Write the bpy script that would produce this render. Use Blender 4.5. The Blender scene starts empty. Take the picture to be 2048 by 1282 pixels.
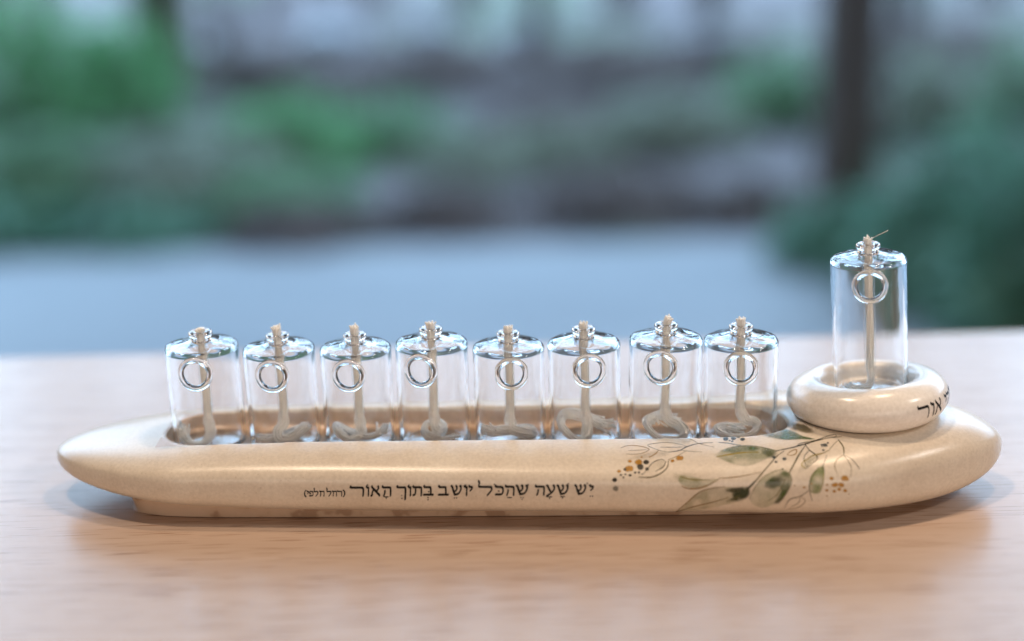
import bpy, bmesh, math, random
import numpy as np
from mathutils import Vector, Matrix
from mathutils.bvhtree import BVHTree

random.seed(7)
RNG = np.random.default_rng(7)
S = 0.01                                   # everything below is written in centimetres
scene = bpy.context.scene
COL = scene.collection

# ------------------------------------------------------------------ camera
FPX, CX, CY = 3000.0, 1024.0, 641.0        # focal length and centre in photograph pixels (2048 wide)
PITCH, ROLL = math.radians(16.5), math.radians(1.5)
CAM = np.array([0.0, -47.6, 21.2])
_f = np.array([0, math.cos(PITCH), -math.sin(PITCH)])
_r0 = np.array([1.0, 0, 0]); _u0 = np.cross(_r0, _f)
_r = math.cos(ROLL) * _r0 - math.sin(ROLL) * _u0
_u = math.sin(ROLL) * _r0 + math.cos(ROLL) * _u0
cd = bpy.data.cameras.new('camera')
cam = bpy.data.objects.new('camera', cd); COL.objects.link(cam)
cam.matrix_world = Matrix(((_r[0], _u[0], -_f[0], CAM[0] * S), (_r[1], _u[1], -_f[1], CAM[1] * S),
                           (_r[2], _u[2], -_f[2], CAM[2] * S), (0, 0, 0, 1)))
cd.sensor_width = 36.0
cd.lens = 36.0 * FPX / 2048
cd.clip_start, cd.clip_end = 0.01, 200.0
cd.dof.use_dof = True
cd.dof.focus_distance = 0.518
cd.dof.aperture_fstop = 2.65
scene.camera = cam

# ------------------------------------------------------------------ world and lamps
world = bpy.data.worlds.new('World'); scene.world = world
world.use_nodes = True
bg = world.node_tree.nodes['Background']
bg.inputs['Color'].default_value = (0.62, 0.72, 0.92, 1)
bg.inputs['Strength'].default_value = 0.045


def area_lamp(name, loc, target, sx, sy, power, color, shape='RECTANGLE', spread=180):
    ld = bpy.data.lights.new(name, 'AREA')
    ld.shape = shape; ld.size = sx; ld.size_y = sy; ld.energy = power; ld.color = color
    ld.spread = math.radians(spread)
    o = bpy.data.objects.new(name, ld); COL.objects.link(o)
    o.location = loc
    o.rotation_euler = (Vector(target) - Vector(loc)).to_track_quat('-Z', 'Y').to_euler()
    return o


# the overcast evening sky over the garden, the room's warm lamps, and an added front fill for room bounce
area_lamp('overcast_sky', (0, 9.6, 3.3), (0, 8.65, -1.6), 30, 9, 5600, (0.47, 0.72, 1.0))
area_lamp('ceiling_downlight', (-0.36, 0.02, 1.6), (0, 0.03, 0), 0.09, 0.09, 10.5, (1.0, 0.78, 0.57), 'DISK')
area_lamp('ceiling_downlight', (0.42, 0.30, 1.6), (0, 0.03, 0), 0.09, 0.09, 8.5, (1.0, 0.73, 0.50), 'DISK')
area_lamp('side_lamp', (1.45, -0.38, 1.35), (0.1, 0.02, 0), 0.22, 0.18, 9.0, (1.0, 0.92, 0.84))
area_lamp('room_glow', (0.2, -1.9, 0.28), (0, 0.03, 0), 2.8, 0.45, 14.5, (1.0, 0.83, 0.68))

scene.view_settings.view_transform = 'Standard'
scene.view_settings.look = 'None'
scene.view_settings.exposure = 0.0
scene.view_settings.gamma = 1.0
scene.view_settings.use_curve_mapping = False
cy = scene.cycles
cy.use_denoising = True
cy.max_bounces = 24; cy.transmission_bounces = 24; cy.glossy_bounces = 8; cy.diffuse_bounces = 6
cy.transparent_max_bounces = 24
cy.caustics_refractive = True; cy.caustics_reflective = False
cy.blur_glossy = 0.3
cy.sample_clamp_indirect = 25.0
cy.use_adaptive_sampling = True; cy.adaptive_threshold = 0.008


# ------------------------------------------------------------------ helpers
def proj(P):
    d = np.asarray(P, float) - CAM
    z = d @ _f
    return np.stack([CX + FPX * (d @ _r) / z, CY - FPX * (d @ _u) / z], -1)


def view_ray(px, py):
    d = _f + _r * (px - CX) / FPX - _u * (py - CY) / FPX
    return CAM, d


def at_z(px, py, z):
    o, d = view_ray(px, py)
    return o + d * ((z - o[2]) / d[2])


def at_y(px, py, y):
    o, d = view_ray(px, py)
    return o + d * ((y - o[1]) / d[1])


def smooth01(t):
    t = np.clip(t, 0, 1)
    return t * t * (3 - 2 * t)


def mesh_from(name, V, F, smooth=True, sharp=None):
    me = bpy.data.meshes.new(name)
    me.from_pydata([tuple(float(c) * S for c in v) for v in V], [], [tuple(int(i) for i in f) for f in F])
    me.update()
    if smooth:
        me.polygons.foreach_set('use_smooth', [True] * len(me.polygons))
        if sharp:
            me.set_sharp_from_angle(angle=math.radians(sharp))
    return me


def add(name, me, mat, parent=None, loc=None, label=None, cat=None, group=None, kind=None):
    o = bpy.data.objects.new(name, me); COL.objects.link(o)
    if me is not None and mat is not None and len(me.materials) == 0:
        me.materials.append(mat)
    if parent: o.parent = parent
    if loc is not None: o.location = [c * S for c in loc]
    if label: o['label'] = label
    if cat: o['category'] = cat
    if group: o['group'] = group
    if kind: o['kind'] = kind
    return o


def lathe(profile, seg=72, closed=True):
    P = np.array(profile, float); n = len(P)
    a = np.linspace(0, 2 * np.pi, seg, endpoint=False)
    V, F = [], []
    idx = []
    for r, z in P:
        if r < 1e-6:
            idx.append([len(V)] * seg); V.append((0, 0, z))
        else:
            idx.append(list(range(len(V), len(V) + seg)))
            V += [(r * math.cos(t), r * math.sin(t), z) for t in a]
    m = n if closed else n - 1
    for i in range(m):
        A, B = idx[i], idx[(i + 1) % n]
        for j in range(seg):
            k = (j + 1) % seg
            q = [A[j], A[k], B[k], B[j]]
            q = [v for t, v in enumerate(q) if v not in q[:t]]
            if len(q) > 2: F.append(q)
    return V, F


def arc(cx, cz, r, a0, a1, n=6):
    return [(cx + r * math.cos(math.radians(a0 + (a1 - a0) * i / n)), cz + r * math.sin(math.radians(a0 + (a1 - a0) * i / n))) for i in range(n + 1)]


def catmull(pts, n=10):
    P = np.array(pts, float)
    P = np.vstack([2 * P[0] - P[1], P, 2 * P[-1] - P[-2]])
    out = []
    for i in range(1, len(P) - 2):
        p0, p1, p2, p3 = P[i - 1:i + 3]
        for t in np.linspace(0, 1, n, endpoint=False):
            out.append(.5 * (2 * p1 + (p2 - p0) * t + (2 * p0 - 5 * p1 + 4 * p2 - p3) * t * t + (3 * p1 - p0 - 3 * p2 + p3) * t ** 3))
    out.append(P[-2])
    return np.array(out)


def tube_into(V, F, path, rad, sides=6):
    """append a tube along path (N,3) with per-point radius"""
    path = np.asarray(path); n = len(path)
    T = np.gradient(path, axis=0); T /= np.linalg.norm(T, axis=1)[:, None] + 1e-9
    ref = np.array([0.31, 0.82, 0.45]); u = np.cross(T[0], ref); u /= np.linalg.norm(u) + 1e-9
    b0 = len(V)
    for i in range(n):
        u = u - T[i] * (u @ T[i]); u /= np.linalg.norm(u) + 1e-9
        w = np.cross(T[i], u)
        r = rad[i] if hasattr(rad, '__len__') else rad
        for j in range(sides):
            a = 2 * math.pi * j / sides
            V.append(path[i] + r * (math.cos(a) * u + math.sin(a) * w))
    for i in range(n - 1):
        for j in range(sides):
            k = (j + 1) % sides
            F.append((b0 + i * sides + j, b0 + i * sides + k, b0 + (i + 1) * sides + k, b0 + (i + 1) * sides + j))
    F.append(tuple(b0 + j for j in range(sides))[::-1])
    F.append(tuple(b0 + (n - 1) * sides + j for j in range(sides)))


def evaluated(o):
    dg = bpy.context.evaluated_depsgraph_get()
    dg.update()
    me = bpy.data.meshes.new_from_object(o.evaluated_get(dg))
    return me


def temp_obj(V, F):
    me = bpy.data.meshes.new('tmp'); me.from_pydata([tuple(map(float, v)) for v in V], [], [tuple(map(int, f)) for f in F]); me.update()
    bm = bmesh.new(); bm.from_mesh(me); bmesh.ops.recalc_face_normals(bm, faces=bm.faces); bm.to_mesh(me); bm.free()
    o = bpy.data.objects.new('tmp', me); COL.objects.link(o)
    return o


# ------------------------------------------------------------------ materials
def new_mat(name):
    m = bpy.data.materials.new(name); m.use_nodes = True
    nt = m.node_tree
    return m, nt, nt.nodes['Principled BSDF'], nt.nodes.new, nt.links.new


def coords(nt, scale, rot=(0, 0, 0), kind='Object'):
    tc = nt.nodes.new('ShaderNodeTexCoord'); mp = nt.nodes.new('ShaderNodeMapping')
    mp.inputs['Scale'].default_value = scale; mp.inputs['Rotation'].default_value = rot
    nt.links.new(tc.outputs[kind], mp.inputs['Vector'])
    return mp.outputs['Vector']


def noise(nt, vec, scale=1, detail=3, rough=.5):
    n = nt.nodes.new('ShaderNodeTexNoise')
    n.inputs['Scale'].default_value = scale; n.inputs['Detail'].default_value = detail; n.inputs['Roughness'].default_value = rough
    nt.links.new(vec, n.inputs['Vector'])
    return n.outputs['Fac']


def ramp(nt, fac, stops):
    r = nt.nodes.new('ShaderNodeValToRGB')
    el = r.color_ramp.elements
    while len(el) < len(stops): el.new(0.5)
    for e, (p, c) in zip(el, stops):
        e.position = p; e.color = (*c, 1) if len(c) == 3 else c
    nt.links.new(fac, r.inputs['Fac'])
    return r.outputs['Color']


def mixc(nt, fac, a, b, mode='MIX'):
    m = nt.nodes.new('ShaderNodeMix'); m.data_type = 'RGBA'; m.blend_type = mode
    for sock, v in (('Factor', fac), ('A', a), ('B', b)):
        i = {'Factor': 0, 'A': 6, 'B': 7}[sock]
        if isinstance(v, (int, float)): m.inputs[i].default_value = v
        elif isinstance(v, tuple): m.inputs[i].default_value = (*v, 1)
        else: nt.links.new(v, m.inputs[i])
    return m.outputs[2]


def bump(nt, bsdf, h, strength, dist):
    b = nt.nodes.new('ShaderNodeBump'); b.inputs['Strength'].default_value = strength; b.inputs['Distance'].default_value = dist
    nt.links.new(h, b.inputs['Height']); nt.links.new(b.outputs['Normal'], bsdf.inputs['Normal'])
    return b


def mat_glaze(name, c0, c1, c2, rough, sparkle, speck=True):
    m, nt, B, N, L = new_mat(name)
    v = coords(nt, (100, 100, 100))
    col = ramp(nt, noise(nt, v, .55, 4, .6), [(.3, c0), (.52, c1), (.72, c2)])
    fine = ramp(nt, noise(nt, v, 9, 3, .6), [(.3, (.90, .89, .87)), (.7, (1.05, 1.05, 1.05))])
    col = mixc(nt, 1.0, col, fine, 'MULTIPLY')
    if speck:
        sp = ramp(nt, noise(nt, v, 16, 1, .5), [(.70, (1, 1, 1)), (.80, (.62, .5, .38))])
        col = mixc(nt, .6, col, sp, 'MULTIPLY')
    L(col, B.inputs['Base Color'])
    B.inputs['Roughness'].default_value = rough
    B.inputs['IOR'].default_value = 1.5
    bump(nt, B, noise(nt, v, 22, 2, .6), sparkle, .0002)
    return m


M = {}
M['body'] = mat_glaze('speckled_cream_glaze', (.69, .59, .48), (.74, .645, .535), (.77, .685, .575), .28, .14)
M['holder'] = mat_glaze('ivory_glaze', (.88, .81, .74), (.90, .84, .78), (.91, .86, .80), .24, .02, False)
M['tray'] = mat_glaze('brown_tray_glaze', (.56, .40, .28), (.64, .46, .33), (.69, .51, .37), .22, .05)  # body colour made browner inside the tray, to set off the wick tails
m, nt, B, N, L = new_mat('unglazed_clay'); M['clay'] = m
v = coords(nt, (100, 100, 100))
L(ramp(nt, noise(nt, v, .8, 3, .5), [(.42, (.36, .23, .15)), (.47, (.52, .37, .26)), (.60, (.56, .41, .30))]), B.inputs['Base Color'])
B.inputs['Roughness'].default_value = .6

m, nt, B, N, L = new_mat('clear_glass'); M['glass'] = m
B.inputs['Base Color'].default_value = (1, 1, 1, 1); B.inputs['Roughness'].default_value = 0.0
B.inputs['IOR'].default_value = 1.47; B.inputs['Transmission Weight'].default_value = 1.0
v = coords(nt, (100, 100, 100))
oi = N('ShaderNodeObjectInfo'); va = N('ShaderNodeVectorMath'); va.operation = 'ADD'     # every vial is blown a little differently
sc_ = N('ShaderNodeMath'); sc_.operation = 'MULTIPLY'; sc_.inputs[1].default_value = 57.0; L(oi.outputs['Random'], sc_.inputs[0])
L(v, va.inputs[0]); L(sc_.outputs[0], va.inputs[1])
bump(nt, B, noise(nt, va.outputs[0], 1.0, 1, .4), .06, .002)

m, nt, B, N, L = new_mat('thin_walled_glass'); M['thin'] = m
B.inputs['Base Color'].default_value = (1, 1, 1, 1); B.inputs['Roughness'].default_value = 0.0
B.inputs['IOR'].default_value = 1.47; B.inputs['Transmission Weight'].default_value = 1.0
b_ = bump(nt, B, noise(nt, coords(nt, (100, 100, 100)), 1.6, 1, .4), .10, .002)
geo = N('ShaderNodeNewGeometry')
dp = N('ShaderNodeVectorMath'); dp.operation = 'DOT_PRODUCT'; L(geo.outputs['Incoming'], dp.inputs[0]); L(b_.outputs['Normal'], dp.inputs[1])


def mth(op, a, b=None):
    n = N('ShaderNodeMath'); n.operation = op; n.use_clamp = op in ('SUBTRACT', 'MULTIPLY_ADD')
    for k, q in enumerate((a, b)):
        if q is None: continue
        if isinstance(q, (int, float)): n.inputs[k].default_value = q
        else: L(q, n.inputs[k])
    return n


ab = mth('ABSOLUTE', dp.outputs['Value']); om = mth('SUBTRACT', 1.0, ab.outputs[0]); p5 = mth('POWER', om.outputs[0], 5.0)
fr = mth('MULTIPLY_ADD', p5.outputs[0], .963); fr.inputs[2].default_value = .037     # Schlick reflectance of one glass surface
tp = N('ShaderNodeBsdfTransparent'); tp.inputs['Color'].default_value = (.988, .994, .992, 1)
gl = N('ShaderNodeBsdfGlossy'); gl.inputs['Roughness'].default_value = .02; L(b_.outputs['Normal'], gl.inputs['Normal'])
m1 = N('ShaderNodeMixShader'); L(fr.outputs[0], m1.inputs[0]); L(tp.outputs[0], m1.inputs[1]); L(gl.outputs[0], m1.inputs[2])
L(m1.outputs[0], nt.nodes['Material Output'].inputs['Surface'])
nt.nodes.remove(B)

m, nt, B, N, L = new_mat('cotton_wick'); M['wick'] = m
v = coords(nt, (100, 100, 100))
L(ramp(nt, noise(nt, v, 8, 3, .6), [(.3, (.94, .91, .86)), (.6, (.97, .96, .93))]), B.inputs['Base Color'])
B.inputs['Roughness'].default_value = .75

m, nt, B, N, L = new_mat('black_ink'); M['ink'] = m
B.inputs['Base Color'].default_value = (.006, .005, .005, 1); B.inputs['Roughness'].default_value = .5; B.inputs['Specular IOR Level'].default_value = .25

m, nt, B, N, L = new_mat('watercolour_print'); M['print'] = m
at = N('ShaderNodeVertexColor'); at.layer_name = 'paint'
L(at.outputs['Color'], B.inputs['Base Color']); L(at.outputs['Alpha'], B.inputs['Alpha'])
B.inputs['Roughness'].default_value = .27
v = coords(nt, (100, 100, 100))
bump(nt, B, noise(nt, v, 22, 2, .6), .14, .0002)

# light oak veneer
m, nt, B, N, L = new_mat('light_oak_veneer'); M['oak'] = m
v_long = coords(nt, (4, 160, 100), (0, 0, math.radians(.6)))
v_pore = coords(nt, (42, 1300, 100), (0, 0, math.radians(.5)))
v_big = coords(nt, (25, 160, 10))
tone = ramp(nt, noise(nt, v_long, 1.0, 5, .62), [(.30, (.48, .345, .265)), (.5, (.52, .385, .30)), (.70, (.55, .41, .325))])
pn = noise(nt, v_pore, 1.0, 1, .5)
cl = noise(nt, v_big, 1.0, 2, .5)
ad = N('ShaderNodeMath'); ad.operation = 'MULTIPLY_ADD'; ad.inputs[1].default_value = .16; ad.inputs[2].default_value = 0
L(cl, ad.inputs[0])
sm = N('ShaderNodeMath'); sm.operation = 'ADD'; L(pn, sm.inputs[0]); L(ad.outputs[0], sm.inputs[1])
pore = ramp(nt, sm.outputs[0], [(.69, (1, 1, 1)), (.78, (.58, .46, .38))])
L(mixc(nt, 1.0, tone, pore, 'MULTIPLY'), B.inputs['Base Color'])
B.inputs['Roughness'].default_value = .26
bump(nt, B, pore, .2, .0001)
B.inputs['IOR'].default_value = 1.41; B.inputs['Coat Weight'].default_value = .0; B.inputs['Coat Roughness'].default_value = .2; B.inputs['Coat IOR'].default_value = 1.5


def mat_plain(name, stops, scale, rough=.8, kind='Object', vs=(1, 1, 1)):
    m, nt, B, N, L = new_mat(name)
    L(ramp(nt, noise(nt, coords(nt, vs, kind=kind), scale, 4, .6), stops), B.inputs['Base Color'])
    B.inputs['Roughness'].default_value = rough
    return m


M['paving'] = mat_plain('pale_grey_paving', [(.3, (.27, .30, .345)), (.7, (.36, .39, .43))], 1.0, .6, vs=(1.2, 4, 1))
M['soil'] = mat_plain('leaf_litter_soil', [(.28, (.075, .064, .064)), (.5, (.16, .138, .14)), (.72, (.26, .235, .24))], 1.3)
m, nt, B, N, L = new_mat('grassy_soil'); M['soil'] = m
v = coords(nt, (1, 1, 1))
litter = ramp(nt, noise(nt, v, 2.6, 4, .65), [(.30, (.075, .064, .068)), (.5, (.18, .155, .165)), (.70, (.32, .29, .305))])
grass = ramp(nt, noise(nt, v, 4.0, 3, .6), [(.35, (.07, .13, .07)), (.65, (.22, .30, .19))])
mask = ramp(nt, noise(nt, v, 1.1, 2, .5), [(.50, (0, 0, 0)), (.66, (.8, .8, .8))])
L(mixc(nt, mask, litter, grass), B.inputs['Base Color'])
B.inputs['Roughness'].default_value = .9
M['bark'] = mat_plain('dark_bark', [(.3, (.15, .125, .118)), (.7, (.24, .205, .185))], 6, .9, vs=(1, 1, .3))
M['stone'] = mat_plain('pale_stone', [(.3, (.36, .38, .42)), (.7, (.5, .52, .56))], 2)
for k, c in {'leaf_bright': (.28, .60, .30), 'leaf_mid': (.30, .50, .31), 'leaf_dull': (.40, .45, .36), 'leaf_dark': (.21, .42, .30), 'leaf_dry': (.30, .25, .24)}.items():
    m, nt, B, N, L = new_mat(k); M[k] = m
    a = tuple(x * .65 for x in c); b = tuple(min(1, x * 1.45) for x in c)
    L(ramp(nt, noise(nt, coords(nt, (1, 1, 1)), 9, 3, .6), [(.3, a), (.7, b)]), B.inputs['Base Color'])
    B.inputs['Roughness'].default_value = .55
    tr = N('ShaderNodeBsdfTranslucent'); tr.inputs['Color'].default_value = (*c, 1)
    mx = N('ShaderNodeMixShader'); mx.inputs[0].default_value = .45
    L(B.outputs[0], mx.inputs[1]); L(tr.outputs[0], mx.inputs[2]); L(mx.outputs[0], nt.nodes['Material Output'].inputs['Surface'])

# ------------------------------------------------------------------ garden beyond the window
GZ = -74.0                                  # terrace level below the table top


def bank_height(x, y):
    """terrain height (cm): a bank rising behind the terrace"""
    t = np.clip((y - 345) / 700.0, 0, None)
    h = GZ + 78 * smooth01(t) + 12 * np.clip(t - 1, 0, None)
    h = h + smooth01((y - 350) / 120) * (7 + 4 * np.sin(x * .011 + 1.3) * np.sin(y * .009) + 3 * np.sin(x * .027 + y * .013))
    return h


def sheet(name, x0, x1, y0, y1, nx, ny, fz, mat, **kw):
    xs = np.linspace(x0, x1, nx); ys = np.linspace(y0, y1, ny)
    X, Y = np.meshgrid(xs, ys); Z = fz(X, Y)
    V = np.stack([X, Y, Z], -1).reshape(-1, 3)
    F = [(j * nx + i, j * nx + i + 1, (j + 1) * nx + i + 1, (j + 1) * nx + i) for j in range(ny - 1) for i in range(nx - 1)]
    return add(name, mesh_from(name, V, F), mat, **kw)


sheet('terrace', -900, 900, 22, 346, 2, 2, lambda X, Y: GZ + 0 * X, M['paving'], kind='structure')
sheet('garden_bank', -4000, 4000, 342, 6000, 121, 150, lambda X, Y: bank_height(X, Y) - .5 * (Y < 346), M['soil'], kind='structure')


def blob_points(n, rx, ry, rz, rng):
    d = rng.normal(size=(n, 3)); d /= np.linalg.norm(d, axis=1)[:, None]
    r = .62 + .38 * rng.random(n) ** .6
    lump = 1 + .28 * np.sin(d[:, 0] * 5 + 1) * np.sin(d[:, 1] * 4 + d[:, 2] * 6)
    p = d * (r * lump)[:, None]
    p[:, 2] = np.abs(p[:, 2]) if rz > 0 else p[:, 2]
    return p * np.array([rx, ry, rz])


def leaves_mesh(name, P, size, rng):
    n = len(P)
    nrm = P / (np.linalg.norm(P, axis=1)[:, None] + 1e-6) + rng.normal(size=(n, 3)) * .45 + np.array([0, 0, .5])
    nrm /= np.linalg.norm(nrm, axis=1)[:, None]
    a = np.cross(nrm, rng.normal(size=(n, 3))); a /= np.linalg.norm(a, axis=1)[:, None]
    b = np.cross(nrm, a)
    s = size * (.6 + .8 * rng.random(n))[:, None]
    V = np.stack([P - a * s, P + b * s * .38, P + a * s, P - b * s * .38], 1).reshape(-1, 3)
    F = [(4 * i, 4 * i + 1, 4 * i + 2, 4 * i + 3) for i in range(n)]
    return mesh_from(name, V, F, smooth=False)


def bush(px, py, dist, rx, rz, mat, label, n=1500, leaf=3.2, ry=None, group='shrubs on the garden bank'):
    """a leafy shrub whose base stands on the bank at depth dist (cm), below picture point px"""
    rng = np.random.default_rng(int(px * 7 + py))
    p = at_y(px, py, dist)
    g = float(bank_height(np.array(p[0]), np.array(dist))) if dist > 345 else GZ
    root = add('shrub', None, None, loc=(p[0], dist, g), label=label, cat='shrub', group=group)
    root.empty_display_size = .05
    V, F = [], []
    for k in range(6):
        a = k * 1.05 + rng.random()
        end = np.array([math.cos(a) * rx * .5, math.sin(a) * rx * .4, rz * (.55 + .3 * rng.random())])
        tube_into(V, F, catmull([(0, 0, -2), end * .5 + np.array([0, 0, rz * .1]), end], 4), np.linspace(1.2, .3, 9), 5)
    add('stems', mesh_from('stems', V, F), M['bark'], root)
    P = blob_points(int(n * .8), rx, ry or rx * .8, rz, rng)
    add('foliage', leaves_mesh('foliage', P, leaf, rng), M[mat], root)
    return root


def tree(px, dist, dia, label, height=420, lean=0.0, mat='leaf_dark', crown=True):
    rng = np.random.default_rng(int(px + dist))
    p = at_y(px, 300, dist)
    g = float(bank_height(np.array(p[0]), np.array(dist)))
    root = add('tree', None, None, loc=(p[0], dist, g), label=label, cat='tree', group='trees on the garden bank')
    V, F = [], []
    r = dia / 2
    path = catmull([(0, 0, -15), (lean * 20, 0, height * .2), (lean * 50 + r * .4, 3, height * .5), (lean * 100, -4, height * .8), (lean * 120, 0, height)], 6)
    tube_into(V, F, path, np.linspace(r * 1.15, r * .45, len(path)), 12)
    for k in range(7):
        z = height * (.55 + .06 * k); a = rng.random() * 6.28
        b = np.array([lean * z * .25, 0, z]); L_ = height * .22
        e = b + np.array([math.cos(a) * L_, math.sin(a) * L_, L_ * .7])
        tube_into(V, F, catmull([b, (b + e) / 2 + np.array([0, 0, 6]), e], 4), np.linspace(r * .35, r * .08, 9), 6)
    add('trunk', mesh_from('trunk', V, F), M['bark'], root)
    V, F = [], []                            # winter crown: bare twigs
    for k in range(46):
        z = height * (.60 + .38 * rng.random()); a = rng.random() * 6.28
        b = np.array([lean * z * .25, 0, z]); L_ = height * (.10 + .16 * rng.random())
        e = b + np.array([math.cos(a) * L_, math.sin(a) * L_, L_ * (.4 + .6 * rng.random())])
        mid = (b + e) / 2 + rng.normal(size=3) * L_ * .08
        tube_into(V, F, catmull([b, mid, e], 4), np.linspace(r * .10, r * .02, 9), 4)
        for q in range(3):
            b2 = mid + (e - mid) * rng.random(); e2 = b2 + rng.normal(size=3) * L_ * .3 + np.array([0, 0, L_ * .2])
            tube_into(V, F, np.array([b2, (b2 + e2) / 2 + rng.normal(size=3) * 2, e2]), np.array([r * .04, r * .03, r * .015]), 3)
    add('crown', mesh_from('crown', V, F), M['bark'], root)
    return root


BUSHES = [
    # px, py, dist, rx, rz, material, label, leaves
    (60, 300, 470, 30, 46, 'leaf_bright', 'tall bright green shrub on the bank beside the terrace', 1500),
    (250, 300, 490, 24, 34, 'leaf_bright', 'rounded bright green shrub between dark trunk and tall shrub', 1200),
    (100, 400, 400, 26, 20, 'leaf_mid', 'low mid green shrub at the terrace edge below bright shrub', 1200),
    (330, 400, 400, 34, 17, 'leaf_dull', 'low grey green shrub at the terrace edge', 1100),
    (580, 290, 440, 26, 21, 'leaf_bright', 'long low bright green shrub in the middle of the bank', 1100),
    (790, 310, 460, 26, 17, 'leaf_mid', 'low spreading green shrub beyond the long bright shrub', 900),
    (560, 380, 385, 24, 12, 'leaf_mid', 'small mid green shrub near the terrace edge', 700),
    (-40, 440, 362, 20, 11, 'leaf_dark', 'dark creeping shrub at the terrace edge under the tall bright shrub', 700),
    (600, 440, 362, 24, 8, 'leaf_dry', 'brown creeping shrub along the terrace edge below the bright shrub', 700),
    (1500, 440, 370, 22, 9, 'leaf_dry', 'brown creeping shrub beside the foot of the thick trunk', 600),
    (250, 440, 365, 26, 10, 'leaf_dark', 'dark creeping shrub along the terrace edge', 800),  # this and next two: dark foliage put in for deep shade under shrubs
    (900, 440, 372, 20, 10, 'leaf_dry', 'dark dry creeping shrub along the middle of the terrace edge', 700),
    (1240, 430, 378, 28, 11, 'leaf_dry', 'dark dry creeping shrub near the foot of the thick trunk', 800),
    (880, 190, 540, 34, 16, 'leaf_dry', 'brown dry shrub in the middle of the bank', 900),
    (1230, 190, 530, 40, 16, 'leaf_dry', 'wide brown dry shrub up the bank left of the thick trunk', 1000),
    (1340, 310, 445, 26, 15, 'leaf_dull', 'dull green low shrub left of the thick dark trunk', 900),
    (1560, 290, 470, 24, 20, 'leaf_mid', 'mid green shrub just behind the thick dark trunk', 900),
    (470, 330, 425, 30, 14, 'leaf_dull', 'grey green shrub spreading below the bright shrubs', 900),
    (960, 330, 430, 26, 11, 'leaf_dull', 'grey green low shrub in the middle of the bank', 800),
    (1130, 330, 440, 26, 10, 'leaf_dull', 'faint green low shrub between grey green and dull green shrubs', 700),
    (1120, 260, 470, 30, 9, 'leaf_dry', 'low brown brush above the faint green shrub', 700),
    (540, 150, 540, 30, 18, 'leaf_dry', 'brown brush beside the slim trunk right of the stout trunk', 800),
    (700, 190, 520, 30, 14, 'leaf_dry', 'low brown brush above the long bright shrub', 700),
    (1480, 150, 540, 30, 18, 'leaf_dry', 'brown brush up the bank just left of the thick trunk', 800),
    (1900, 150, 540, 34, 20, 'leaf_dry', 'brown brush up the bank right of the thick trunk', 800),
    (1840, 290, 450, 22, 25, 'leaf_dull', 'pale green shrub right of the thick dark trunk', 1000),
    (2030, 250, 400, 17, 42, 'leaf_mid', 'tall green shrub right of the pale green shrub', 1200),
    (1930, 480, 285, 26, 36, 'leaf_dark', 'big dark green shrub on the terrace, below the pale green shrub', 2200),
    (1710, 540, 320, 22, 15, 'leaf_dark', 'low dark green shrub behind the raised oil vial', 1500),
    (2080, 500, 250, 20, 44, 'leaf_dark', 'tall dark green shrub at the end of the terrace', 1500),
]
for px, py, d, rx, rz, mt, lb, n in BUSHES:
    bush(px, py, d, rx, rz, mt, lb, n)
TREES = [
    (1695, 392, 19, 'thick dark trunked tree standing on the bank behind the raised oil vial', 430, .02),
    (350, 530, 22, 'stout dark trunked tree behind the bright green shrubs', 460, .0),
    (30, 600, 14, 'slim tree behind the tall bright shrub', 420, .02),
    (560, 640, 9, 'slim far tree between two pale boulders', 430, -.03),
    (760, 660, 10, 'slim far tree beyond the long low shrub', 430, .02),
    (940, 640, 10, 'slim far tree in the middle of the bank', 430, .03),
    (1250, 650, 14, 'far dark tree left of the thick trunk', 450, -.02),
    (120, 560, 9, 'slim dark trunk standing in the bright shrubs', 430, .03),
    (470, 560, 9, 'slim dark trunk right of the stout dark trunk', 430, -.02),
    (655, 700, 12, 'slim far trunk behind the largest pale boulder', 430, .01),
    (1080, 560, 8, 'slim dark trunk between the two brown dry shrubs', 430, .02),
    (1420, 580, 10, 'slim dark trunk left of the thick trunk', 430, -.04),
    (1800, 560, 10, 'slim dark trunk right of the thick trunk', 430, .05),
    (1960, 640, 16, 'far leaning tree right of the thick trunk', 450, .12),
]
for px, d, dia, lb, h, ln in TREES:
    tree(px, d, dia, lb, h, ln)
# added pale shapes on the far bank, standing for bright gaps between trees
for i, (px, dist, r) in enumerate([(440, 585, 11), (665, 600, 14), (860, 590, 11), (1050, 580, 12), (1400, 570, 15), (190, 600, 10)]):
    p = at_y(px, 60, dist); g = float(bank_height(np.array(p[0]), np.array(dist)))
    bm = bmesh.new(); bmesh.ops.create_icosphere(bm, subdivisions=3, radius=1)
    rng = np.random.default_rng(i)
    ph = rng.random(3) * 6
    for v_ in bm.verts:
        k = 1 + .16 * math.sin(v_.co.x * 3 + ph[0]) + .12 * math.sin(v_.co.y * 4 + ph[1]) + .1 * math.sin(v_.co.z * 5 + ph[2])
        v_.co = Vector((v_.co.x * r * k * S, v_.co.y * r * .8 * k * S, v_.co.z * r * .62 * k * S))
    me = bpy.data.meshes.new('boulder'); bm.to_mesh(me); bm.free()
    me.polygons.foreach_set('use_smooth', [True] * len(me.polygons))
    add('boulder', me, M['stone'], loc=(p[0], dist, g + r * .2), label=['pale grey boulder just right of the stout dark trunk', 'largest pale boulder between the two slim far trees', 'pale boulder between the brown dry shrub and a slim far tree', 'pale boulder between the two brown dry shrubs', 'pale boulder above the dull green shrub, left of the thick trunk', 'small pale boulder behind the bright green shrubs'][i], cat='boulder', group='boulders on the far bank')

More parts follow.
